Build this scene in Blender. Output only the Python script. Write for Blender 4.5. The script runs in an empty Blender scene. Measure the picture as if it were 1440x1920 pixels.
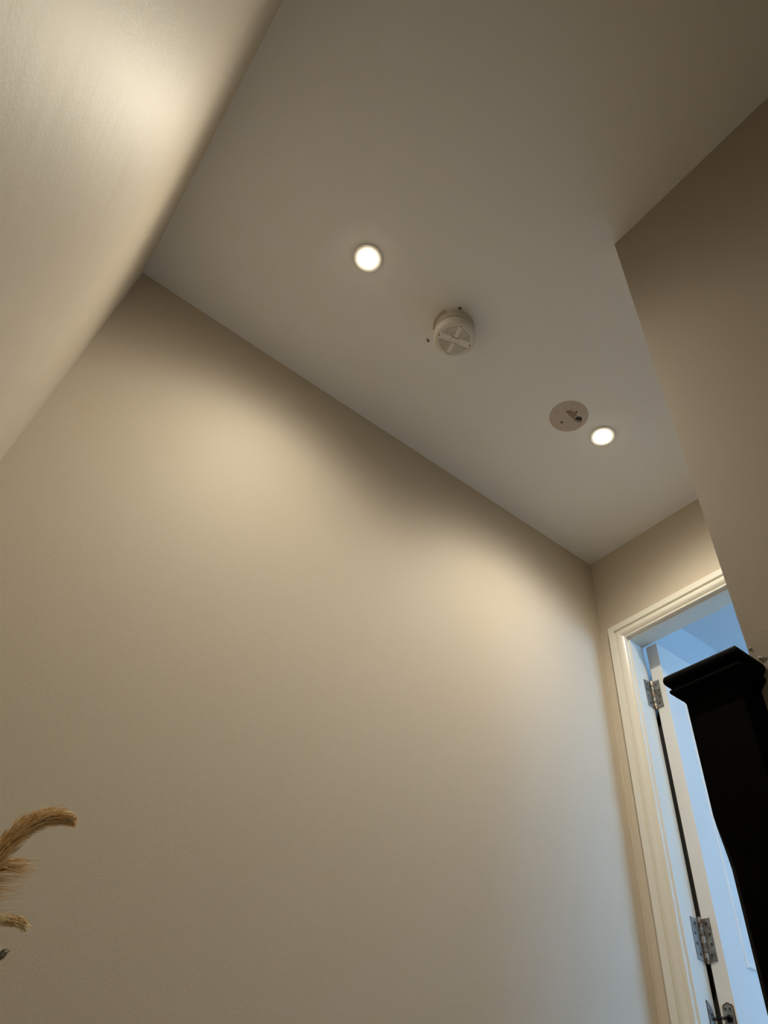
import bpy, bmesh, math, random
from mathutils import Vector, Matrix

# ------------------------------------------------------------------ camera, world, light, exposure
scene = bpy.context.scene
COL = scene.collection
ZO = 0.47                       # camera height above the landing floor; z values below are relative to the camera
R3 = [[0.7987980629102935, 0.478444135239183, 0.36470928716718076],
      [-0.5936334606277252, 0.5285351316141594, 0.6068359984977442],
      [0.09757545343944721, -0.7012430563683564, 0.7062132870325032]]
cam = bpy.data.cameras.new('camera')
camo = bpy.data.objects.new('camera', cam)
COL.objects.link(camo)
cam.sensor_fit = 'VERTICAL'
cam.sensor_height = 24.0
cam.lens = 1285.466 / 1920 * 24.0
cam.clip_start = 0.02
M4 = Matrix.Identity(4)
for r in range(3):
    M4[r][0] = R3[r][0]
    M4[r][1] = -R3[r][1]
    M4[r][2] = -R3[r][2]
M4[0][3], M4[1][3], M4[2][3] = 0, 0, ZO
camo.matrix_world = M4
scene.camera = camo

world = bpy.data.worlds.new('daylight_sky')
scene.world = world
world.use_nodes = True
wn = world.node_tree.nodes
bg = wn['Background']
bg.inputs[0].default_value = (0.30, 0.60, 1.0, 1)       # blue evening daylight behind the bedroom window
bg.inputs[1].default_value = 15.2

LAMP_W = 15.2
LAMP_SPREAD = 180
BEAM = [(0.0, 0.0), (0.24, 0.04), (0.42, 0.14), (0.58, 0.38), (0.8, 0.66), (1.0, 1.0)]
LAMP_COL = (0.955, 0.875, 0.705)
scene.view_settings.view_transform = 'Standard'
scene.view_settings.look = 'None'
scene.view_settings.exposure = 0.0
scene.view_settings.gamma = 1.0
scene.view_settings.use_curve_mapping = False

# window portal: lets the renderer find the real window opening
pl = bpy.data.lights.new('window_portal', 'AREA')
pl.shape = 'RECTANGLE'; pl.size = 1.3; pl.size_y = 1.2
pl.cycles.is_portal = True
plo = bpy.data.objects.new('window_portal', pl); COL.objects.link(plo)
plo.location = (2.95, -1.62, ZO + 1.05)
plo.rotation_euler = (math.radians(90), 0, 0)

# ------------------------------------------------------------------ dimensions (metres, camera at the origin)
HC = 1.95          # ceiling above camera
FL = -ZO           # landing floor
xL, yM, xD, xR, yR = -0.1765, 1.3435, 1.8388, 0.860, 0.387
LOW = -3.1         # lower hall floor

# ------------------------------------------------------------------ helpers
def new_mat(name, color, rough=0.5, metal=0.0, spec=0.5, bump=None, var=None, added_coat=0.0):
    m = bpy.data.materials.new(name); m.use_nodes = True
    nt = m.node_tree; b = nt.nodes['Principled BSDF']
    b.inputs['Base Color'].default_value = (*color, 1)
    b.inputs['Roughness'].default_value = rough
    b.inputs['Metallic'].default_value = metal
    b.inputs['Specular IOR Level'].default_value = spec
    b.inputs['Coat Weight'].default_value = added_coat
    tc = nt.nodes.new('ShaderNodeNewGeometry')
    if bump:
        h = None
        for sc, st in bump:
            n = nt.nodes.new('ShaderNodeTexNoise')
            n.inputs['Scale'].default_value = sc; n.inputs['Detail'].default_value = 4
            nt.links.new(tc.outputs['Position'], n.inputs['Vector'])
            bp = nt.nodes.new('ShaderNodeBump')
            bp.inputs['Strength'].default_value = 1.0
            bp.inputs['Distance'].default_value = st
            nt.links.new(n.outputs['Fac'], bp.inputs['Height'])
            if h: nt.links.new(h.outputs['Normal'], bp.inputs['Normal'])
            h = bp
        nt.links.new(h.outputs['Normal'], b.inputs['Normal'])
    if var:
        sc, c2 = var[0], var[1]
        n = nt.nodes.new('ShaderNodeTexNoise'); n.inputs['Scale'].default_value = sc
        n.inputs['Detail'].default_value = 5; n.inputs['Roughness'].default_value = 0.6
        nt.links.new(tc.outputs['Position'], n.inputs['Vector'])
        cr = nt.nodes.new('ShaderNodeValToRGB')
        cr.color_ramp.elements[0].position = var[2] if len(var) > 2 else 0.35
        cr.color_ramp.elements[1].position = var[3] if len(var) > 3 else 0.65
        cr.color_ramp.elements[0].color = (*c2, 1); cr.color_ramp.elements[1].color = (*color, 1)
        nt.links.new(n.outputs['Fac'], cr.inputs['Fac'])
        nt.links.new(cr.outputs['Color'], b.inputs['Base Color'])
    return m

def emit_mat(name, color, strength):
    m = bpy.data.materials.new(name); m.use_nodes = True
    b = m.node_tree.nodes['Principled BSDF']
    b.inputs['Base Color'].default_value = (0.8, 0.8, 0.8, 1)
    b.inputs['Emission Color'].default_value = (*color, 1)
    b.inputs['Emission Strength'].default_value = strength
    return m

WALL = (0.64, 0.565, 0.46)
MAT = {
    'wall': new_mat('greige_wall_paint', WALL, 0.62, spec=0.3, bump=[(260, 0.00022), (35, 0.0003)], var=(3, tuple(c * 0.985 for c in WALL))),
    'wall_silk': new_mat('greige_silk_wall_paint', WALL, 0.56, spec=0.34, bump=[(220, 0.0002), (14, 0.0006)], var=(5, tuple(c * 0.97 for c in WALL))),
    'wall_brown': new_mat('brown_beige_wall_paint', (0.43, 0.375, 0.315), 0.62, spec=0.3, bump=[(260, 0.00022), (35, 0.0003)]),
    'ceiling': new_mat('matt_white_ceiling_paint', (0.87, 0.865, 0.86), 0.8, bump=[(180, 0.0003)]),
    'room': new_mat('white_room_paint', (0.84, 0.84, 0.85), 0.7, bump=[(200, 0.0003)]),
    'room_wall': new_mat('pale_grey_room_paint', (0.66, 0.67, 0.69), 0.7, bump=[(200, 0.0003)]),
    'gloss': new_mat('cream_white_gloss_woodwork', (0.80, 0.77, 0.69), 0.25),
    'door': new_mat('off_white_door_paint', (0.83, 0.82, 0.79), 0.4, bump=[(70, 0.0001)]),
    'carpet': new_mat('grey_beige_carpet', (0.62, 0.58, 0.52), 0.95, bump=[(500, 0.004)]),
    'black': new_mat('black_gloss_paint', (0.0008, 0.0008, 0.0008), 0.6, spec=0.03),
    'plastic': new_mat('aged_white_plastic', (0.74, 0.71, 0.66), 0.45),
    'plastic_old': new_mat('alarm_base_plastic', (0.68, 0.65, 0.59), 0.5),
    'slot': new_mat('dark_grille_recess', (0.06, 0.055, 0.055), 0.8),
    'trimring': new_mat('white_downlight_bezel', (0.80, 0.78, 0.73), 0.4),
    'steel': new_mat('weathered_steel', (0.33, 0.335, 0.325), 0.5, 0.6, bump=[(90, 0.0004)], var=(45, (0.17, 0.155, 0.14), 0.35, 0.62)),
    'brass': new_mat('worn_brassy_knuckle', (0.56, 0.52, 0.46), 0.32, 0.8, bump=[(150, 0.0004)], var=(80, (0.20, 0.12, 0.07), 0.38, 0.55)),
    'screw': new_mat('dark_screw_metal', (0.07, 0.065, 0.06), 0.5, 0.6),
    'chain': new_mat('blackened_chain_metal', (0.02, 0.02, 0.022), 0.3, 0.8),
    'rust': new_mat('rust_brown_stain', (0.16, 0.10, 0.07), 0.8, var=(120, (0.07, 0.05, 0.04))),
    'plaster': new_mat('bare_pinkish_plaster', (0.57, 0.49, 0.43), 0.85, var=(60, (0.53, 0.45, 0.39)), bump=[(120, 0.0006)]),
    'streak': new_mat('brown_glue_streak', (0.33, 0.245, 0.19), 0.85, var=(120, (0.28, 0.20, 0.16))),
    'torn': new_mat('torn_white_paper', (0.82, 0.80, 0.76), 0.8),
    'hole': new_mat('dark_hole', (0.05, 0.045, 0.04), 0.9),
    'cable': new_mat('grey_cable_sheath', (0.32, 0.31, 0.31), 0.5),
    'grass': new_mat('golden_dried_grass', (0.86, 0.60, 0.27), 0.7, var=(30, (0.66, 0.42, 0.16))),
    'grass_pale': new_mat('pale_dried_grass', (0.95, 0.82, 0.56), 0.7, var=(40, (0.75, 0.55, 0.28))),
    'grass_grey': new_mat('greyish_dried_grass', (0.24, 0.20, 0.15), 0.8, var=(40, (0.12, 0.10, 0.08))),
    'stalk': new_mat('straw_stalk', (0.42, 0.33, 0.18), 0.6),
    'vase': new_mat('matt_stone_ceramic', (0.36, 0.33, 0.30), 0.7, bump=[(90, 0.0008)]),
    'glass': None,
}
g = bpy.data.materials.new('window_glass'); g.use_nodes = True
gb = g.node_tree.nodes['Principled BSDF']
gb.inputs['Transmission Weight'].default_value = 1.0; gb.inputs['Roughness'].default_value = 0.0
gb.inputs['IOR'].default_value = 1.02
MAT['glass'] = g

def lap_ridges(m):
    nt = m.node_tree; b = nt.nodes['Principled BSDF']
    old = b.inputs['Normal'].links[0].from_socket
    g_ = nt.nodes.new('ShaderNodeNewGeometry')
    mp = nt.nodes.new('ShaderNodeMapping'); mp.inputs['Scale'].default_value = (1, 1.0, 9)
    mp.inputs['Rotation'].default_value = (0.10, 0, 0)
    n = nt.nodes.new('ShaderNodeTexNoise'); n.inputs['Scale'].default_value = 1.0; n.inputs['Detail'].default_value = 3
    nt.links.new(g_.outputs['Position'], mp.inputs['Vector']); nt.links.new(mp.outputs['Vector'], n.inputs['Vector'])
    bp = nt.nodes.new('ShaderNodeBump'); bp.inputs['Strength'].default_value = 1.0; bp.inputs['Distance'].default_value = 0.0019
    nt.links.new(n.outputs['Fac'], bp.inputs['Height']); nt.links.new(old, bp.inputs['Normal'])
    nt.links.new(bp.outputs['Normal'], b.inputs['Normal'])
lap_ridges(MAT['wall_silk'])
MAT['wall_silk'].node_tree.nodes['Principled BSDF'].inputs['Specular Tint'].default_value = (1.0, 0.86, 0.64, 1)   # tint put in to turn this wall's lamp glare golden
WLOC = {}
def link(name, bm, mat, parent=None, base=None, smooth=False):
    """turn a bmesh given in camera-relative world coordinates into ONE object"""
    bmesh.ops.recalc_face_normals(bm, faces=bm.faces)
    bm.verts.ensure_lookup_table()
    for v in bm.verts: v.co.z += ZO
    if parent is not None:
        base_v = WLOC[parent.name]
    elif base is not None:
        base_v = Vector((base[0], base[1], base[2] + ZO))
    else:
        xs = [v.co for v in bm.verts]
        base_v = Vector(((min(c.x for c in xs) + max(c.x for c in xs)) / 2, (min(c.y for c in xs) + max(c.y for c in xs)) / 2, min(c.z for c in xs)))
    for v in bm.verts: v.co -= base_v
    if smooth:
        for f in bm.faces: f.smooth = True
    me = bpy.data.meshes.new(name); bm.to_mesh(me); bm.free()
    me.materials.append(MAT[mat])
    o = bpy.data.objects.new(name, me); COL.objects.link(o)
    if parent is not None:
        o.parent = parent
    else:
        o.location = base_v
    WLOC[o.name] = base_v.copy()
    return o

def thing(name, label, cat, base, group=None, kind=None):
    o = bpy.data.objects.new(name, None); COL.objects.link(o)
    o.empty_display_size = 0.05
    o.location = (base[0], base[1], base[2] + ZO)
    WLOC[o.name] = Vector(o.location)
    if label: o['label'] = label
    if cat: o['category'] = cat
    if group: o['group'] = group
    if kind: o['kind'] = kind
    return o

def tag(o, label=None, cat=None, group=None, kind=None):
    if label: o['label'] = label
    if cat: o['category'] = cat
    if group: o['group'] = group
    if kind: o['kind'] = kind
    return o

def box(bm, x0, x1, y0, y1, z0, z1, bevel=0):
    vs = [bm.verts.new((x, y, z)) for x in (x0, x1) for y in (y0, y1) for z in (z0, z1)]
    fs = [(0, 1, 3, 2), (4, 6, 7, 5), (0, 4, 5, 1), (2, 3, 7, 6), (0, 2, 6, 4), (1, 5, 7, 3)]
    faces = [bm.faces.new([vs[i] for i in f]) for f in fs]
    if bevel:
        es = list({e for f in faces for e in f.edges})
        bmesh.ops.bevel(bm, geom=es, offset=bevel, segments=2, affect='EDGES')
    return vs

def lathe(bm, c, prof, n=48, cap0=True, cap1=True, axis='z'):
    """prof: (radius, height) pairs; revolved round the vertical through c"""
    rings = []
    for r, h in prof:
        ring = []
        for i in range(n):
            a = 2 * math.pi * i / n
            if axis == 'z': p = (c[0] + r * math.cos(a), c[1] + r * math.sin(a), c[2] + h)
            elif axis == 'x': p = (c[0] + h, c[1] + r * math.cos(a), c[2] + r * math.sin(a))
            else: p = (c[0] + r * math.cos(a), c[1] + h, c[2] + r * math.sin(a))
            ring.append(bm.verts.new(p))
        rings.append(ring)
    for a, b in zip(rings, rings[1:]):
        for i in range(n):
            j = (i + 1) % n
            bm.faces.new((a[i], a[j], b[j], b[i]))
    if cap0: bm.faces.new(rings[0])
    if cap1: bm.faces.new(list(reversed(rings[-1])))

def tube(bm, pts, rad, n=8):
    rings = []
    for k, p in enumerate(pts):
        p = Vector(p)
        t = (Vector(pts[min(k + 1, len(pts) - 1)]) - Vector(pts[max(k - 1, 0)])).normalized()
        u = t.cross(Vector((0.13, 0.31, 0.94)))
        if u.length < 1e-4: u = t.cross(Vector((1, 0, 0)))
        u.normalize(); w = t.cross(u)
        r = rad[k] if isinstance(rad, (list, tuple)) else rad
        rings.append([bm.verts.new(p + r * (math.cos(a) * u + math.sin(a) * w)) for a in (2 * math.pi * i / n for i in range(n))])
    for a, b in zip(rings, rings[1:]):
        for i in range(n):
            bm.faces.new((a[i], a[(i + 1) % n], b[(i + 1) % n], b[i]))
    bm.faces.new(list(reversed(rings[0]))); bm.faces.new(rings[-1])

def loft(bm, loops, close_ends=True):
    rings = [[bm.verts.new(p) for p in lp] for lp in loops]
    n = len(rings[0])
    for a, b in zip(rings, rings[1:]):
        for i in range(n):
            bm.faces.new((a[i], a[(i + 1) % n], b[(i + 1) % n], b[i]))
    if close_ends:
        bm.faces.new(list(reversed(rings[0]))); bm.faces.new(rings[-1])

def struct(name, boxes, mat, label=None):
    bm = bmesh.new()
    for b in boxes: box(bm, *b)
    o = link(name, bm, mat); o['kind'] = 'structure'
    if label: o['label'] = label
    return o

# ------------------------------------------------------------------ the setting
T = 0.12
yBACK = -2.6
xRoom, yRoom0, yRoom1 = 4.4, -1.6, 1.359
yCor = -1.9
LX = 1.925                                        # far face of the door wall / lining
struct('wall_front', [(xL - T, xD, yM, yM + T, LOW, HC)], 'wall', 'long plain greige wall under the sloping-looking ceiling line')
struct('wall_left', [(xL - T, xL, yBACK, yM, LOW, HC)], 'wall_silk', 'greige silk-painted wall at upper left, catching lamp glare')
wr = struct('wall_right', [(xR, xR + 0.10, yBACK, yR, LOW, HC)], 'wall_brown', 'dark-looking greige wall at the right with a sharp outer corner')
struct('wall_stairwell', [(xL - T, xR + 0.10, yBACK - T, yBACK, LOW, HC)], 'wall')
struct('wall_corridor', [(xR + 0.10, LX, yCor - T, yCor, FL, HC)], 'wall')
# wall with the doorway: opening y 0.455..1.25 , up to z 1.545
yj, yo, zh = 1.225, 0.455, 1.519                   # lining faces
struct('wall_doorway', [(xD, LX, 1.25, yM + T, FL, HC), (xD, LX, yo - 0.025, 1.25, zh + 0.025, HC), (xD, LX, yCor, yo - 0.025, FL, HC)], 'wall',
       'short greige wall holding the white door frame')
struct('ceiling', [(xL - T, LX, yBACK - T, yM + T, HC, HC + 0.1)], 'ceiling', 'matt white ceiling over the stairs and landing')
struct('floor', [(xL, xR + 0.10, yR - 0.03, yM, FL - 0.25, FL), (xR + 0.10, xD, yCor, yM, FL - 0.25, FL)], 'carpet')
# stairs going down towards -y, one mesh of the setting
bm = bmesh.new()
n_st = 13
for i in range(n_st):
    z1 = FL - 0.2 * (i + 1)
    y1 = yR - 0.03 - 0.215 * i
    box(bm, xL, xR, max(y1 - 0.235, yBACK), y1, z1 - 0.22, z1)
o = link('stairs', bm, 'carpet'); o['kind'] = 'structure'
struct('floor', [(xL, xR, yBACK, yM, LOW - 0.1, LOW)], 'carpet')
# room behind the door
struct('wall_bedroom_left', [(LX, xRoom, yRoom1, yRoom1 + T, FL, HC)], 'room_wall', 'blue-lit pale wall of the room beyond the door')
struct('wall_bedroom_back', [(xRoom, xRoom + T, yRoom0, yRoom1 + T, FL, HC)], 'room')
WX0, WX1, WZ0, WZ1 = 2.3, 3.6, 0.45, 1.65
struct('wall_bedroom_right', [(LX, WX0, yRoom0 - T, yRoom0, FL, HC), (WX1, xRoom + T, yRoom0 - T, yRoom0, FL, HC),
                              (WX0, WX1, yRoom0 - T, yRoom0, FL, WZ0), (WX0, WX1, yRoom0 - T, yRoom0, WZ1, HC)], 'room')
struct('ceiling', [(LX, xRoom + T, yRoom0 - T, yRoom1 + T, HC, HC + 0.1)], 'room', 'blue-lit ceiling of the room beyond the door')
struct('floor', [(LX, xRoom, yRoom0, yRoom1, FL - 0.25, FL), (xD, LX, yo - 0.02, 1.24, FL - 0.25, FL)], 'carpet')
win = thing('window_1', None, None, (2.95, yRoom0 - 0.06, WZ0), kind='structure')
bm = bmesh.new()
for b in ((WX0, WX0 + .05, WZ0, WZ1), (WX1 - .05, WX1, WZ0, WZ1), (2.925, 2.975, WZ0, WZ1), (WX0 + .05, WX1 - .05, WZ0, WZ0 + .05), (WX0 + .05, WX1 - .05, WZ1 - .05, WZ1)):
    box(bm, b[0], b[1], yRoom0 - 0.09, yRoom0 - 0.04, b[2], b[3])
link('window_frame', bm, 'gloss', win)
for a, b in ((WX0 + .05, 2.925), (2.975, WX1 - .05)):
    bm = bmesh.new(); box(bm, a, b, yRoom0 - 0.067, yRoom0 - 0.063, WZ0 + .05, WZ1 - .05)
    link('pane', bm, 'glass', win)

# thin uneven sealant bead along the visible corner of the long wall and the doorway wall
rnd = random.Random(4)
bm = bmesh.new()
pts = [(xD - 0.0018 + rnd.uniform(-.0004, .0004), yM - 0.0018 + rnd.uniform(-.0004, .0004), FL + 0.01 + k * (HC - FL - 0.02) / 60) for k in range(61)]
tube(bm, pts, [0.0024 + rnd.uniform(-.0005, .0005) for _ in pts], 6)
o = link('trim_1', bm, 'wall', None); o['kind'] = 'structure'; o['label'] = 'thin painted sealant line down the inner corner beside the door frame'

# crumbs of old filler where the right wall meets the newel cap
bm = bmesh.new()
for (y, z, s) in ((0.3835, 0.5995, .0022), (0.374, 0.580, .0030), (0.3705, 0.579, .0024), (0.367, 0.577, .0016), (0.3632, 0.5705, .0028), (0.3628, 0.566, .002)):
    c = Vector((xR - s * 0.3, y, z))
    vs = []
    for i in range(7):
        a = i * 2 * math.pi / 7
        vs.append((c.x, c.y + s * math.cos(a) * rnd.uniform(.7, 1.4), c.z + s * math.sin(a) * rnd.uniform(.5, 1.2)))
    loft(bm, [[(v[0] - s * .8, c.y + (v[1] - c.y) * .5, c.z + (v[2] - c.z) * .5) for v in vs], vs])
link('filler_crumbs', bm, 'torn', wr)

# ------------------------------------------------------------------ door_1: frame, leaf, hinges, closer
door = thing('door_1', 'white panel door opened away into a blue-lit room', None, (xD, yj, FL), kind='structure')

prof = [(0, -.002), (0, .0095), (.0015, .012), (.004, .012), (.0055, .009), (.008, .009), (.010, .0105), (.014, .0140), (.020, .0172), (.027, .0182), (.032, .0178),
        (.0355, .0160), (.0365, .0130), (.0405, .0130), (.0415, .0190), (.0425, .0200), (.064, .0200), (.067, .0180), (.067, -.002)]
ai, ao, az = yj + 0.006, yo - 0.006, zh + 0.007
def arch_piece(path):
    """sweep the architrave profile; path(w) gives two end points for an offset w"""
    bm = bmesh.new()
    A = [path(w, t)[0] for w, t in prof]; B = [path(w, t)[1] for w, t in prof]
    loft(bm, [A, B])
    return bm
link('architrave', arch_piece(lambda w, t: ((xD - t, ai + w, FL), (xD - t, ai + w, az + w))), 'gloss', door)
link('architrave', arch_piece(lambda w, t: ((xD - t, ai + w, az + w), (xD - t, ao - w, az + w))), 'gloss', door)
link('architrave', arch_piece(lambda w, t: ((xD - t, ao - w, az + w), (xD - t, ao - w, FL))), 'gloss', door)
XS = 1.876                                         # shoulder of the rebate
for bx in (((xD, XS, yj, 1.25, FL, zh + .025), (XS, LX, yj + .010, 1.25, FL, zh + .025)),
           ((xD, XS, yo - .025, yo, FL, zh + .025), (XS, LX, yo - .025, yo - .010, FL, zh + .025)),
           ((xD, XS, yo, yj, zh, zh + .025), (XS, LX, yo - .010, yj + .010, zh + .010, zh + .025))):
    bm = bmesh.new()
    for b in bx: box(bm, *b)
    link('lining', bm, 'gloss', door)

# leaf, standing open at 90 degrees: edge towards the landing at x = DX0, faces y = DY0 / DY1
DX0, DX1, DY0, DY1, DZ0, DZ1 = 1.933, 2.693, 1.1815, 1.2255, FL + 0.008, 1.527
ST, RAIL = 0.096, 0.10
bm = bmesh.new()
def bx(a, b, c, d): box(bm, a, b, DY0, DY1, c, d)
mid = (DX0 + DX1) / 2
lock0, lock1 = 0.335, 0.533
bx(DX0, DX0 + ST, DZ0, DZ1); bx(DX1 - ST, DX1, DZ0, DZ1)
bx(DX0 + ST, DX1 - ST, DZ1 - RAIL, DZ1); bx(DX0 + ST, DX1 - ST, DZ0, DZ0 + 0.2)
bx(DX0 + ST, DX1 - ST, lock0, lock1)
bx(mid - .045, mid + .045, lock1, DZ1 - RAIL); bx(mid - .045, mid + .045, DZ0 + 0.2, lock0)
leaf = link('door_leaf', bm, 'door', door)
for (a, b) in ((DX0 + ST, mid - .045), (mid + .045, DX1 - ST)):
    for (c, d) in ((lock1, DZ1 - RAIL), (DZ0 + 0.2, lock0)):
        bm = bmesh.new()
        def rect(o, y): return [(a + o, y, c + o), (b - o, y, c + o), (b - o, y, d - o), (a + o, y, d - o)]
        loft(bm, [rect(0, DY0 + .0002), rect(.001, DY0 - .0015), rect(.005, DY0 - .0035), rect(.011, DY0 - .0030), rect(.020, DY0 + .0035), rect(.060, DY0 + .0035),
                  rect(.060, DY1 - .0055), rect(.022, DY1 - .0055), rect(.016, DY1 - .0050), rect(.006, DY1 - .0010), rect(0, DY1 - .0002)])
        link('panel', bm, 'door', leaf)
bm = bmesh.new()
lathe(bm, (DX1 - .055, DY0, 0.53), [(.026, 0), (.026, -.006), (.011, -.008), (.010, -.030), (.022, -.040), (.026, -.052), (.020, -.062), (.004, -.066)], 24, axis='y')
link('knob', bm, 'steel', leaf)
# scuff on the leaf edge under the upper hinge
bm = bmesh.new()
loft(bm, [[(DX0 - .0004, 1.213, 1.262), (DX0 - .0004, 1.2085, 1.256), (DX0 - .0004, 1.203, 1.238), (DX0 - .0004, 1.2065, 1.246)],
          [(DX0 + .0005, 1.213, 1.262), (DX0 + .0005, 1.2085, 1.256), (DX0 + .0005, 1.203, 1.238), (DX0 + .0005, 1.2065, 1.246)]])
o = link('paint_scuff', bm, 'torn', leaf); o['label'] = 'small pale paint scuff on the door edge'

def hinge(z0, z1, lab, tilt=0.0):
    h = bpy.data.objects.new('hinge', None); COL.objects.link(h); h.parent = door
    h['label'] = lab
    WLOC[h.name] = WLOC[door.name]
    ky, kx, kr = 1.2335, 1.9325, 0.0062
    bm = bmesh.new()      # jamb plate with clipped corners
    y = yj + .010
    loft(bm, [[(1.8935, yy, z0), (kx - .003, yy, z0 - .000), (kx - .003, yy, z1), (1.8935, yy, z1)] for yy in (y - .0022, y + .0004)])
    link('jamb_plate', bm, 'steel', h)
    bm = bmesh.new()
    loft(bm, [[(xx, 1.2015, z0), (xx, ky - .004, z0), (xx, ky - .004, z1), (xx, 1.2015, z1)] for xx in (DX0 - .0024, DX0 + .0004)])
    link('leaf_plate', bm, 'steel', h)
    L = (z1 - z0)
    kc = (kx - .006, ky - .006)
    segs = 5
    for i in range(segs):
        a = z0 + L * i / segs + .0009; b = z0 + L * (i + 1) / segs - .0009
        bm = bmesh.new()
        lathe(bm, (kc[0], kc[1], 0), [(kr * .86, a), (kr, a + .001), (kr, b - .001), (kr * .86, b)], 20)
        link('knuckle', bm, 'brass' if i % 2 == 0 else 'steel', h, smooth=False)
    bm = bmesh.new()
    lathe(bm, (kc[0], kc[1], 0), [(kr * .35, z0 - .006), (kr * .8, z0 - .004), (kr * .74, z0), (kr * .74, z1), (kr * .8, z1 + .003), (kr * .35, z1 + .005)], 20)
    link('pin', bm, 'brass', h, smooth=False)
    for k, t in enumerate((.14, .38, .62, .86)):
        zz = z0 + L * t
        dx = 0.003 if k in (1, 2) else -0.003
        for which in (0, 1):
            bm = bmesh.new()
            if which == 0:
                lathe(bm, (1.905 - dx, y - .0022, zz), [(.0040, -.0002), (.0038, -.0009), (.0014, -.0003)], 14, axis='y')
            else:
                lathe(bm, (DX0 - .0024, 1.2115 - dx, zz), [(.0036, -.0002), (.0034, -.0009), (.0012, -.0003)], 14, axis='x')
            link('screw', bm, 'screw', h)
hinge(1.281, 1.383, 'upper worn steel hinge beside the black newel cap')
hinge(0.533, 0.635, 'lower worn steel hinge with rust on its knuckle')

# perko-style chain closer
cl = bpy.data.objects.new('door_closer', None); COL.objects.link(cl); cl.parent = door; WLOC[cl.name] = WLOC[door.name]
cl['label'] = 'small rusty chain closer spanning the door gap'
bm = bmesh.new()
y = yj + .010
loft(bm, [[(1.892, yy, .443), (1.899, yy, .440), (1.909, yy, .428), (1.914, yy, .412), (1.914, yy, .335), (1.892, yy, .335)] for yy in (y - .003, y + .0004)])
link('jamb_plate', bm, 'steel', cl)
bm = bmesh.new()
lathe(bm, (1.904, y - .003, .413), [(.0042, 0), (.0040, -.0010), (.0012, -.0004)], 14, axis='y'); link('screw', bm, 'screw', cl)
bm = bmesh.new()
pp = []
for i in range(20):
    a = math.pi * i / 19
    pp.append((1.2025 + .0135 * math.cos(a), .425 + .013 * math.sin(a)))
pp += [(1.189, .345), (1.216, .345)]
loft(bm, [[(xx, p[0], p[1]) for p in pp] for xx in (DX0 - .0022, DX0 + .0004)])
link('leaf_plate', bm, 'steel', cl)
# ragged rusty mortise round the plate
bm = bmesh.new()
pp = []
for i in range(26):
    a = math.pi * i / 25
    r = rnd.uniform(-.0012, .0016)
    pp.append((1.2025 + (.0165 + r) * math.cos(a), .427 + (.0155 + r) * math.sin(a)))
pp += [(1.186, .345), (1.219, .345)]
loft(bm, [[(xx, p[0], p[1]) for p in pp] for xx in (DX0 - .0006, DX0 + .0004)])
link('rust_stain', bm, 'rust', cl)
for yy in (1.2085, 1.196):
    bm = bmesh.new()
    lathe(bm, (DX0 - .0022, yy, .4285), [(.0030, 0), (.0028, -.0010), (.0010, -.0004)], 14, axis='x'); link('screw', bm, 'screw', cl)
bm = bmesh.new()
lathe(bm, (DX0 - .0022, 1.2015, .408), [(.0085, 0), (.0085, -.0025), (.0055, -.004), (.0045, -.001)], 20, axis='x'); link('eyelet', bm, 'chain', cl)
bm = bmesh.new()
lathe(bm, (DX0 - .0022, 1.2025, .386), [(.0095, 0), (.0085, -.0030), (.004, -.0036)], 20, axis='x'); link('roller', bm, 'chain', cl)
p0 = Vector((1.901, y - .006, .404)); p1 = Vector((DX0 - .006, 1.2015, .409))
nl = 9
for i in range(nl):
    c = p0.lerp(p1, (i + .5) / nl)
    d = (p1 - p0).normalized(); up = Vector((0, 0, 1)) if i % 2 else d.cross(Vector((0, 0, 1))).normalized()
    hl = (p1 - p0).length / nl * .78
    pts = []
    for k in range(17):
        a = 2 * math.pi * k / 16
        pts.append(c + d * hl * math.cos(a) + up * .0030 * math.sin(a))
    bm = bmesh.new(); tube(bm, pts, .0011, 6); link('chain_link', bm, 'chain', cl)

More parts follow.
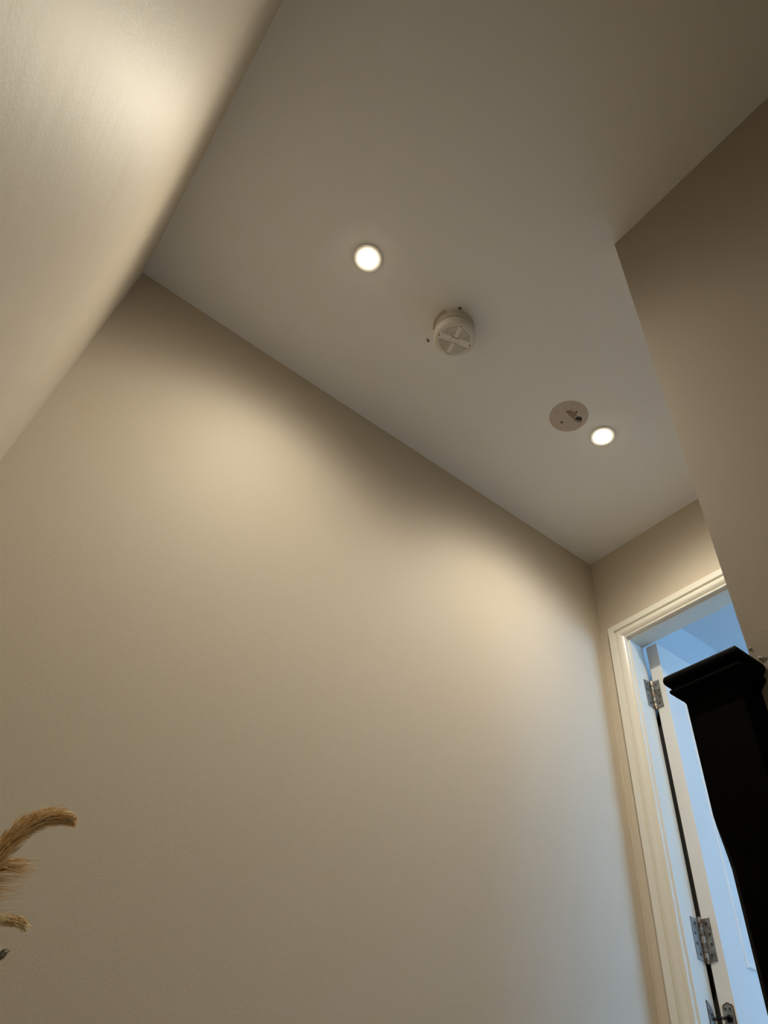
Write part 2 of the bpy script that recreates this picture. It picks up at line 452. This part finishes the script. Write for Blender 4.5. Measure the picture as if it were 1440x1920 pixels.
# ------------------------------------------------------------------ downlights
def downlight(x, y, label, k=1.0):
    t = thing('downlight', label, 'light', (x, y, HC), group='recessed ceiling downlights')
    bm = bmesh.new()
    lathe(bm, (x, y, HC), [(.0455, 0), (.0450, -.0022), (.0430, -.0028), (.0390, -.0028), (.0225, -.0028), (.0215, -.0004)], 64, cap0=False, cap1=False)
    link('trim_ring', bm, 'trimring', t, smooth=True)
    bm = bmesh.new()
    lathe(bm, (x, y, HC), [(.0212, -.0004), (.0212, -.0060), (.0195, -.0090), (.012, -.0105), (.001, -.0110)], 48, cap0=True)
    link('lamp_lens', bm, 'lens', t, smooth=True)
    l = bpy.data.lights.new('lamp_light', 'AREA'); l.shape = 'DISK'; l.size = 0.038
    l.energy = LAMP_W * k; l.color = LAMP_COL; l.spread = math.radians(LAMP_SPREAD)
    # beam profile of the lamp: intensity falls off from the axis (narrower than a bare disc)
    l.use_nodes = True
    nt = l.node_tree; em = nt.nodes['Emission']
    ge = nt.nodes.new('ShaderNodeNewGeometry')
    dp = nt.nodes.new('ShaderNodeVectorMath'); dp.operation = 'DOT_PRODUCT'
    nt.links.new(ge.outputs['Normal'], dp.inputs[0]); nt.links.new(ge.outputs['Incoming'], dp.inputs[1])
    ab = nt.nodes.new('ShaderNodeMath'); ab.operation = 'ABSOLUTE'
    nt.links.new(dp.outputs['Value'], ab.inputs[0])
    pw = nt.nodes.new('ShaderNodeValToRGB')       # cosine of the angle from the axis -> relative intensity
    cr = pw.color_ramp; cr.interpolation = 'B_SPLINE'
    st = BEAM
    while len(cr.elements) < len(st): cr.elements.new(0.5)
    for e, (p_, v_) in zip(cr.elements, st): e.position = p_; e.color = (v_, v_, v_, 1)
    nt.links.new(ab.outputs[0], pw.inputs['Fac']); nt.links.new(pw.outputs['Color'], em.inputs['Strength'])
    lo = bpy.data.objects.new('lamp_light', l); COL.objects.link(lo); lo.parent = t
    lo.location = (0, 0, -0.0125)
MAT['added_coat'] = new_mat('dark_gap_fill', (0.035, 0.035, 0.035), 0.9)  # near-black cloth of the garment added to darken the hinge gap
MAT['lens'] = emit_mat('glowing_lamp_lens', (1.0, 0.88, 0.66), 20.0)
downlight(0.342, 0.861, 'glowing round recessed downlight up and left of the smoke alarm', 0.85)
downlight(1.356, 0.860, 'glowing round recessed downlight beside the bare round ceiling patch', 1.10)

# ------------------------------------------------------------------ smoke alarm
sx, sy = 0.6864, 0.8686
sa = thing('smoke_alarm', 'round two-tier white plastic smoke alarm with slotted grille on the ceiling', 'smoke alarm', (sx, sy, HC))
bm = bmesh.new()
lathe(bm, (sx, sy, HC), [(.0600, 0), (.0608, -.004), (.0605, -.026), (.0590, -.030), (.050, -.0305), (.050, -.050)], 72, cap1=False)
link('base_plate', bm, 'plastic_old', sa, smooth=False)
bm = bmesh.new()     # cable entry lobe at the side of the base
ca, sa_ = math.cos(math.radians(168)), math.sin(math.radians(168))
pts = []
for i in range(15):
    a = math.radians(168) + math.radians(-34 + 68 * i / 14)
    pts.append((sx + .0690 * math.cos(a), sy + .0690 * math.sin(a)))
for i in range(15):
    a = math.radians(168) + math.radians(34 - 68 * i / 14)
    pts.append((sx + .0598 * math.cos(a), sy + .0598 * math.sin(a)))
loft(bm, [[(p[0], p[1], HC) for p in pts], [(p[0], p[1], HC - .004) for p in pts]])
o = link('base_mark', bm, 'plaster', sa); o['label'] = 'crescent of unpainted ceiling beside the base'
bm = bmesh.new()
FZ = -.076
lathe(bm, (sx, sy, HC), [(.0490, -.0465), (.0625, -.0465), (.0648, -.0480), (.0658, -.0520), (.0660, -.0600), (.0650, -.0660), (.0615, -.0715), (.0560, -.0752), (.0532, -.0760), (.0530, -.0740), (.0505, FZ + .0035), (.001, FZ + .0035)], 72, cap0=True)
link('housing', bm, 'plastic', sa, smooth=False)
# outer annulus of the face, cross arms, ribs (all proud of the dark recess)
bm = bmesh.new()
lathe(bm, (sx, sy, HC), [(.0500, FZ + .0030), (.0001, FZ + .0030)], 64, cap0=False)
link('grille_recess', bm, 'slot', sa)
bm = bmesh.new()
lathe(bm, (sx, sy, HC), [(.0530, FZ + .0040), (.0525, FZ + .0004), (.0515, FZ), (.0470, FZ), (.0465, FZ + .0030)], 72, cap0=False, cap1=False)
link('face_rim', bm, 'plastic', sa)
A0 = math.radians(-18)
def arm(a, w, name, l=.0472):
    bm = bmesh.new()
    d = Vector((math.cos(a), math.sin(a), 0)); n = Vector((-d.y, d.x, 0)); c = Vector((sx, sy, HC))
    q = [c + d * l + n * w, c - d * l + n * w, c - d * l - n * w, c + d * l - n * w]
    loft(bm, [[v + Vector((0, 0, FZ + .0030)) for v in q], [v + Vector((0, 0, FZ)) for v in q]])
    return link(name, bm, 'plastic', sa)
arm(A0, .0098, 'grille_arm'); arm(A0 + math.pi / 2, .0062, 'grille_arm')
for qd in range(4):
    for k in range(8):
        r = .0158 + k * .0040
        amin_w = .0098 if qd in (0, 3) else .0098
        # angle limits so ribs end on the arms
        start = A0 + qd * math.pi / 2; w_a = .0098 if qd % 2 == 0 else .0062; w_b = .0062 if qd % 2 == 0 else .0098
        a0 = start + math.asin(min(.99, w_a / r)); a1 = start + math.pi / 2 - math.asin(min(.99, w_b / r))
        if a1 <= a0 + .05: continue
        n = 12
        bm = bmesh.new()
        sec = []
        for i in range(n + 1):
            a = a0 + (a1 - a0) * i / n
            c_, s_ = math.cos(a), math.sin(a)
            sec.append([(sx + (r - .0013) * c_, sy + (r - .0013) * s_, HC + FZ + .0030), (sx + (r - .0013) * c_, sy + (r - .0013) * s_, HC + FZ + .0003),
                        (sx + (r + .0013) * c_, sy + (r + .0013) * s_, HC + FZ + .0003), (sx + (r + .0013) * c_, sy + (r + .0013) * s_, HC + FZ + .0030)])
        loft(bm, sec)
        link('grille_rib', bm, 'plastic', sa)
# test button with a dark surrounding line
def rrect(hx, hy, r, z):
    pts = []
    for (cx, cy, s) in ((hx - r, hy - r, 0), (-hx + r, hy - r, 90), (-hx + r, -hy + r, 180), (hx - r, -hy + r, 270)):
        for i in range(5):
            a = math.radians(s + 22.5 * i)
            x_, y_ = cx + r * math.cos(a), cy + r * math.sin(a)
            pts.append((sx + x_ * math.cos(A0) - y_ * math.sin(A0), sy + x_ * math.sin(A0) + y_ * math.cos(A0), z))
    return pts
bm = bmesh.new(); loft(bm, [rrect(.0128, .0083, .002, HC + FZ + .001), rrect(.0128, .0083, .002, HC + FZ - .0002)]); link('button_gap', bm, 'slot', sa)
bm = bmesh.new(); loft(bm, [rrect(.0121, .0076, .002, HC + FZ), rrect(.0121, .0076, .002, HC + FZ - .0012), rrect(.0113, .0068, .002, HC + FZ - .0016)]); link('test_button', bm, 'plastic', sa)
for k in range(4):
    a = A0 + k * math.pi / 2
    d = Vector((math.cos(a), math.sin(a), 0)); n = Vector((-d.y, d.x, 0)); c = Vector((sx, sy, HC)) + d * .0500
    q = [c + d * .0012 + n * .0034, c - d * .0012 + n * .0034, c - d * .0012 - n * .0034, c + d * .0012 - n * .0034]
    bm = bmesh.new(); loft(bm, [[v + Vector((0, 0, FZ + .0008)) for v in q], [v + Vector((0, 0, FZ - .0002)) for v in q]])
    link('slot_notch', bm, 'slot', sa)

# two old screw fixings in the ceiling beside it
def fixing(x, y, ang, label):
    t = thing('screw_fixing', label, 'screw', (x, y, HC), group='old screw fixings beside the smoke alarm')
    bm = bmesh.new()
    pts = []
    for i in range(14):
        a = 2 * math.pi * i / 14
        r = .0050 * (1 + .9 * max(0, math.cos(a - ang)) ** 6) * rnd.uniform(.85, 1.15)
        pts.append((x + r * math.cos(a), y + r * math.sin(a)))
    loft(bm, [[(p[0], p[1], HC) for p in pts], [(x + (p[0] - x) * .8, y + (p[1] - y) * .8, HC - .0012) for p in pts]])
    link('wall_plug', bm, 'cable', t)
    bm = bmesh.new()
    lathe(bm, (x, y, HC), [(.0024, -.0010), (.0024, -.0045), (.0010, -.0050)], 14)
    link('screw', bm, 'screw', t)
fixing(0.6563, 0.8084, math.radians(150), 'dark screw in torn plug on the far-from-wall side of the smoke alarm')
fixing(0.6515, 0.9588, math.radians(200), 'dark screw in torn plug standing clear left of the smoke alarm')
scene.objects['screw_fixing']['label'] = 'dark screw in a torn hole touching the top edge of the smoke alarm'

# ------------------------------------------------------------------ bare patch where an alarm used to be
px_, py_ = 1.2055, 0.8762
pt = thing('ceiling_patch', 'bare pinkish plaster disc with torn hole and screws beside the right downlight', 'patch', (px_, py_, HC))
bm = bmesh.new()
ring = [(px_ + .0650 * math.cos(2 * math.pi * i / 90) * (1 + rnd.uniform(-.006, .006)), py_ + .0650 * math.sin(2 * math.pi * i / 90) * (1 + rnd.uniform(-.006, .006))) for i in range(90)]
loft(bm, [[(p[0], p[1], HC) for p in ring], [(p[0], p[1], HC - .0008) for p in ring]])
link('plaster_disc', bm, 'plaster', pt)
def slab(name, pts, z0, z1, mat, par):
    bm = bmesh.new(); loft(bm, [[(p[0], p[1], HC + z0) for p in pts], [(p[0], p[1], HC + z1) for p in pts]])
    return link(name, bm, mat, par)
# brown streak: a sausage from (1.1845,.8647) to the hole
P = [(1.1835, .8650, .0055), (1.1930, .8620, .0090), (1.2050, .8625, .0100), (1.2180, .8640, .0100), (1.2320, .8650, .0085)]
up_, dn_ = [], []
for i, (x, y, w) in enumerate(P):
    up_.append((x, y + w * (1 if 0 < i < 4 else .8))); dn_.append((x, y - w * (1 if 0 < i < 4 else .8)))
def smooth_line(L, k=6):
    V_ = [Vector((a, b, 0)) for a, b in L]
    return [tuple(bez2(V_, i / (k * (len(L) - 1))))[:2] for i in range(k * (len(L) - 1) + 1)]
def bez2(P, t):
    n = len(P) - 1; t = max(0, min(.9999, t)) * n; i = int(t); u = t - i
    p0, p1, p2, p3 = P[max(i - 1, 0)], P[i], P[i + 1], P[min(i + 2, n)]
    return .5 * ((2 * p1) + (p2 - p0) * u + (2 * p0 - 5 * p1 + 4 * p2 - p3) * u * u + (3 * p1 - p0 - 3 * p2 + p3) * u ** 3)
up_, dn_ = smooth_line(up_), smooth_line(dn_)
slab('glue_streak', up_ + list(reversed(dn_)), -.0006, -.0012, 'streak', pt)
hx, hy = 1.2385, 0.8640
slab('torn_paper', [(hx + (.0150 + rnd.uniform(-.001, .0015)) * math.cos(a), hy + (.0150 + rnd.uniform(-.001, .0015)) * math.sin(a)) for a in [2 * math.pi * i / 26 for i in range(26)]], -.0006, -.0015, 'torn', pt)
slab('hole', [(hx + .0128 * math.cos(a), hy - .0005 + .0128 * math.sin(a)) for a in [2 * math.pi * i / 26 for i in range(26)]], -.0010, -.0019, 'hole', pt)
bm = bmesh.new()
pts = [Vector((hx - .006, hy + .009, HC - .0015)), Vector((hx + .000, hy + .004, HC - .006)), Vector((hx + .006, hy + .001, HC - .0065)), Vector((hx + .0105, hy - .001, HC - .001))]
tube(bm, [bez2(pts, k / 10) for k in range(11)], .0058, 16)
link('cable', bm, 'cable', pt, smooth=True)
bm = bmesh.new()
pts = [Vector((hx + .011, hy - .006, HC - .003)), Vector((hx + .016, hy - .003, HC - .006)), Vector((hx + .0195, hy + .002, HC - .009)), Vector((hx + .022, hy + .007, HC - .011)), Vector((hx + .0225, hy + .010, HC - .012))]
tube(bm, pts, [.0010, .0011, .0010, .0008, .0005], 6)
link('paper_curl', bm, 'torn', pt)
for (x, y) in ((1.2107, .8474), (1.2043, .9085)):
    bm = bmesh.new(); lathe(bm, (x, y, HC), [(.0052, -.0006), (.0048, -.0014), (.0030, -.0016)], 16); link('wall_plug', bm, 'cable', pt)
    bm = bmesh.new(); lathe(bm, (x, y, HC), [(.0030, -.0012), (.0030, -.0042), (.0012, -.0046)], 14); link('screw', bm, 'screw', pt)

# ------------------------------------------------------------------ newel post
NX0, NX1, NY0, NY1 = 0.813, 0.899, 0.389, 0.4715
nw = thing('newel_post', 'black painted square newel post with moulded cap against the right wall corner', 'newel post', ((NX0 + NX1) / 2, (NY0 + NY1) / 2, FL))
bm = bmesh.new()
def oct_(c, z, ins=0.0):
    x0, x1, y0, y1 = NX0 + ins, NX1 - ins, NY0 + ins, NY1 - ins
    return [(x0 + c, y0, z), (x1 - c, y0, z), (x1, y0 + c, z), (x1, y1 - c, z), (x1 - c, y1, z), (x0 + c, y1, z), (x0, y1 - c, z), (x0, y0 + c, z)]
# square block above, then an S-shaped run-in to a slimmer chamfered shaft, square again at the foot
lv = [(.0012, FL, 0), (.0012, FL + .22, 0), (.008, FL + .25, .0015), (.0095, FL + .27, .0018), (.0095, .300, .0018), (.0092, .315, .0018), (.0080, .328, .0014), (.0055, .345, .0008), (.003, .360, .0003), (.0012, .375, 0), (.0012, .540, 0)]
loft(bm, [oct_(c, z, i) for c, z, i in lv])
link('shaft', bm, 'black', nw)
bm = bmesh.new()
def foot(o, z):
    x0, x1, y0, y1 = NX0 - o, NX1 + o, NY0 - o, NY1 + o
    k = 0.859
    yy = min(y0, NY0)
    return [(x0, y0, z), (k, y0, z), (k, NY0, z), (x1, NY0, z), (x1, y1, z), (x0, y1, z)]
capp = [(.000, .528), (.0006, .5305), (.0035, .5340), (.0075, .5380), (.0110, .5420), (.0128, .5440), (.0132, .5465), (.0124, .5490), (.0106, .5502),
        (.0112, .5530), (.0150, .5562), (.0168, .5595), (.0172, .5635), (.0166, .5675), (.0152, .5705), (.0142, .5715), (.0010, .5780)]
loft(bm, [foot(o, z) for o, z in capp])
link('cap', bm, 'black', nw)

# ------------------------------------------------------------------ pampas grass in a vase on the landing
vx, vy = 0.015, 1.09
bm = bmesh.new()
lathe(bm, (vx, vy, FL), [(.050, 0), (.062, .006), (.078, .06), (.085, .13), (.078, .20), (.055, .27), (.034, .31), (.030, .345), (.037, .365), (.033, .365), (.026, .345), (.030, .31), (.048, .27), (.070, .20), (.076, .13), (.068, .06), (.04, .02)], 48)
v = link('vase', bm, 'vase', None, base=(vx, vy, FL), smooth=True)
tag(v, 'stone-coloured ceramic vase below the pampas grass', 'vase')

def bez(P, t):
    n = len(P) - 1; t = max(0, min(.9999, t)) * n; i = int(t); u = t - i
    p0, p1, p2, p3 = P[max(i - 1, 0)], P[i], P[i + 1], P[min(i + 2, n)]
    return .5 * ((2 * p1) + (p2 - p0) * u + (2 * p0 - 5 * p1 + 4 * p2 - p3) * u * u + (3 * p1 - p0 - 3 * p2 + p3) * u ** 3)

def plume(stalk_pts, ctrl, nh, spread, length, mats, label, seed, side=0.0, cat='pampas grass', droop=.02, w0=.00038):
    rr = random.Random(seed)
    t = thing('pampas_stem', label, cat, (vx, vy, FL + .03), group='pampas stems in the stone vase')
    C = [Vector(p) for p in ctrl]
    bm = bmesh.new()
    S = [Vector(p) for p in stalk_pts] + [C[0]]
    pts = [bez(S, k / 14) for k in range(15)] + [bez(C, k / 14) for k in range(1, 14)]
    tube(bm, pts, [.0022 - .0015 * k / len(pts) for k in range(len(pts))], 6)
    link('stalk', bm, 'stalk', t)
    for mi, mat in enumerate(mats):
        bm = bmesh.new()
        for _ in range(nh // len(mats)):
            u = rr.random() ** .9
            p = bez(C, u); d = (bez(C, min(u + .03, .999)) - bez(C, u - .03)).normalized()
            rv = Vector((rr.gauss(0, 1), rr.gauss(0, 1), rr.gauss(0, 1))); rv -= d * rv.dot(d); rv.normalize()
            L = length * rr.uniform(.45, 1.1) * (1 - .62 * u ** 2)
            sp = spread * rr.uniform(.05, 1.0) ** 1.3 * (1 - .88 * u ** 2)
            start = p + rv * .003
            q = []
            for k in range(5):
                s = k / 4
                pos = start + d * L * s + rv * sp * math.sin(s * 1.5) + Vector((side * s * s, 0, -droop * s * s * rr.uniform(.9, 1.1)))
                q.append(pos + Vector((rr.gauss(0, 1), rr.gauss(0, 1), rr.gauss(0, 1))) * .0006)
            wv = d.cross(Vector((rr.gauss(0, 1), rr.gauss(0, 1), rr.gauss(0, 1)))).normalized()
            prev = None
            w = w0 * rr.uniform(.6, 1.5)
            for k, pos in enumerate(q):
                ww = wv * w * (1.0, 1.2, 1.1, .9, .25)[k]
                a, b = bm.verts.new(pos - ww), bm.verts.new(pos + ww)
                if prev: bm.faces.new((prev[0], prev[1], b, a))
                prev = (a, b)
        o = link('plume' if mi == 0 else 'pale_strands', bm, mat, t); o['kind'] = 'stuff'
    return t

zt = FL + .34
def pp(Y, *pts):
    return [(x * Y / 1.1, Y, z * Y / 1.1) for x, z in pts]
plume([(vx, vy, FL + .03), (vx + .008, vy, zt)], pp(1.10, (.085, .10), (.122, .215), (.139, .272), (.153, .306), (.170, .328), (.188, .339), (.203, .343)), 6500, .017, .048, ['grass', 'grass_pale'],
      'large golden pampas plume arching right, topmost at the lower left edge', 11, droop=.006)
plume([(vx, vy, FL + .03), (vx + .01, vy + .01, zt)], pp(1.14, (.075, .06), (.108, .15), (.130, .215), (.146, .265)), 520, .026, .066, ['grass_pale', 'grass'],
      'thin wispy pampas plume with loose strands just under the topmost plume', 12, side=.040, droop=.010, w0=.00042)
plume([(vx, vy, FL + .03), (vx + .012, vy - .01, zt)], pp(1.07, (.080, .04), (.132, .155), (.165, .197), (.190, .208), (.205, .208)), 520, .008, .030, ['grass_pale'],
      'short pale pampas tip pointing right below the wispy strands', 13, droop=.004)
plume([(vx, vy, FL + .03), (vx + .006, vy - .012, zt)], pp(1.04, (.10, -.02), (.150, .09), (.178, .145), (.196, .172)), 320, .007, .026, ['grass_grey'],
      'grey-brown pampas tip, lowest at the lower left edge', 14, droop=.002)

# ------------------------------------------------------------------ made-up dark garment behind the open door, added to blacken the hinge gap
cx0, cx1 = 1.950, 2.38
bm = bmesh.new()
N = 40
def added_coat_ring(z, wdt, dep, ph):
    front, back = [], []
    for i in range(N + 1):
        u = i / N; x = (cx0 + cx1) / 2 + (u - .5) * (cx1 - cx0) * wdt
        f = math.sin(u * 19 + ph) * .006 + math.sin(u * 7.3 + ph * 2) * .004
        env = math.sin(math.pi * u) ** .28
        front.append((x, 1.2400 + dep * env + f * env, z)); back.append((x, 1.2350 + (f * .3 + .003) * env, z))
    return front + list(reversed(back))
loft(bm, [added_coat_ring(z, w, d, p_) for z, w, d, p_ in ((1.385, .25, .012, 0), (1.37, .45, .028, .1), (1.33, .8, .045, .2), (1.25, .97, .055, .4), (1.0, .98, .06, .7), (.6, 1.0, .065, 1.0), (.2, 1.0, .07, 1.3), (-.1, 1.0, .072, 1.5))])
t = thing('added_coat', 'made-up dark garment behind the open door, blackening the hinge gap', 'added_coat', ((cx0 + cx1) / 2, 1.25, -.1))
link('added_coat_body', bm, 'added_coat', t, smooth=True)
bm = bmesh.new()
tube(bm, [((cx0 + cx1) / 2, 1.2262, 1.42), ((cx0 + cx1) / 2, 1.245, 1.405), ((cx0 + cx1) / 2, 1.262, 1.40), ((cx0 + cx1) / 2, 1.268, 1.415)], .004, 8)
link('hook', bm, 'steel', door)  # holds up the added garment
bm = bmesh.new()
tube(bm, [((cx0 + cx1) / 2 - .012, 1.245, 1.383), ((cx0 + cx1) / 2, 1.255, 1.408), ((cx0 + cx1) / 2 + .012, 1.245, 1.383)], .0022, 6)
link('added_coat_loop', bm, 'added_coat', t)
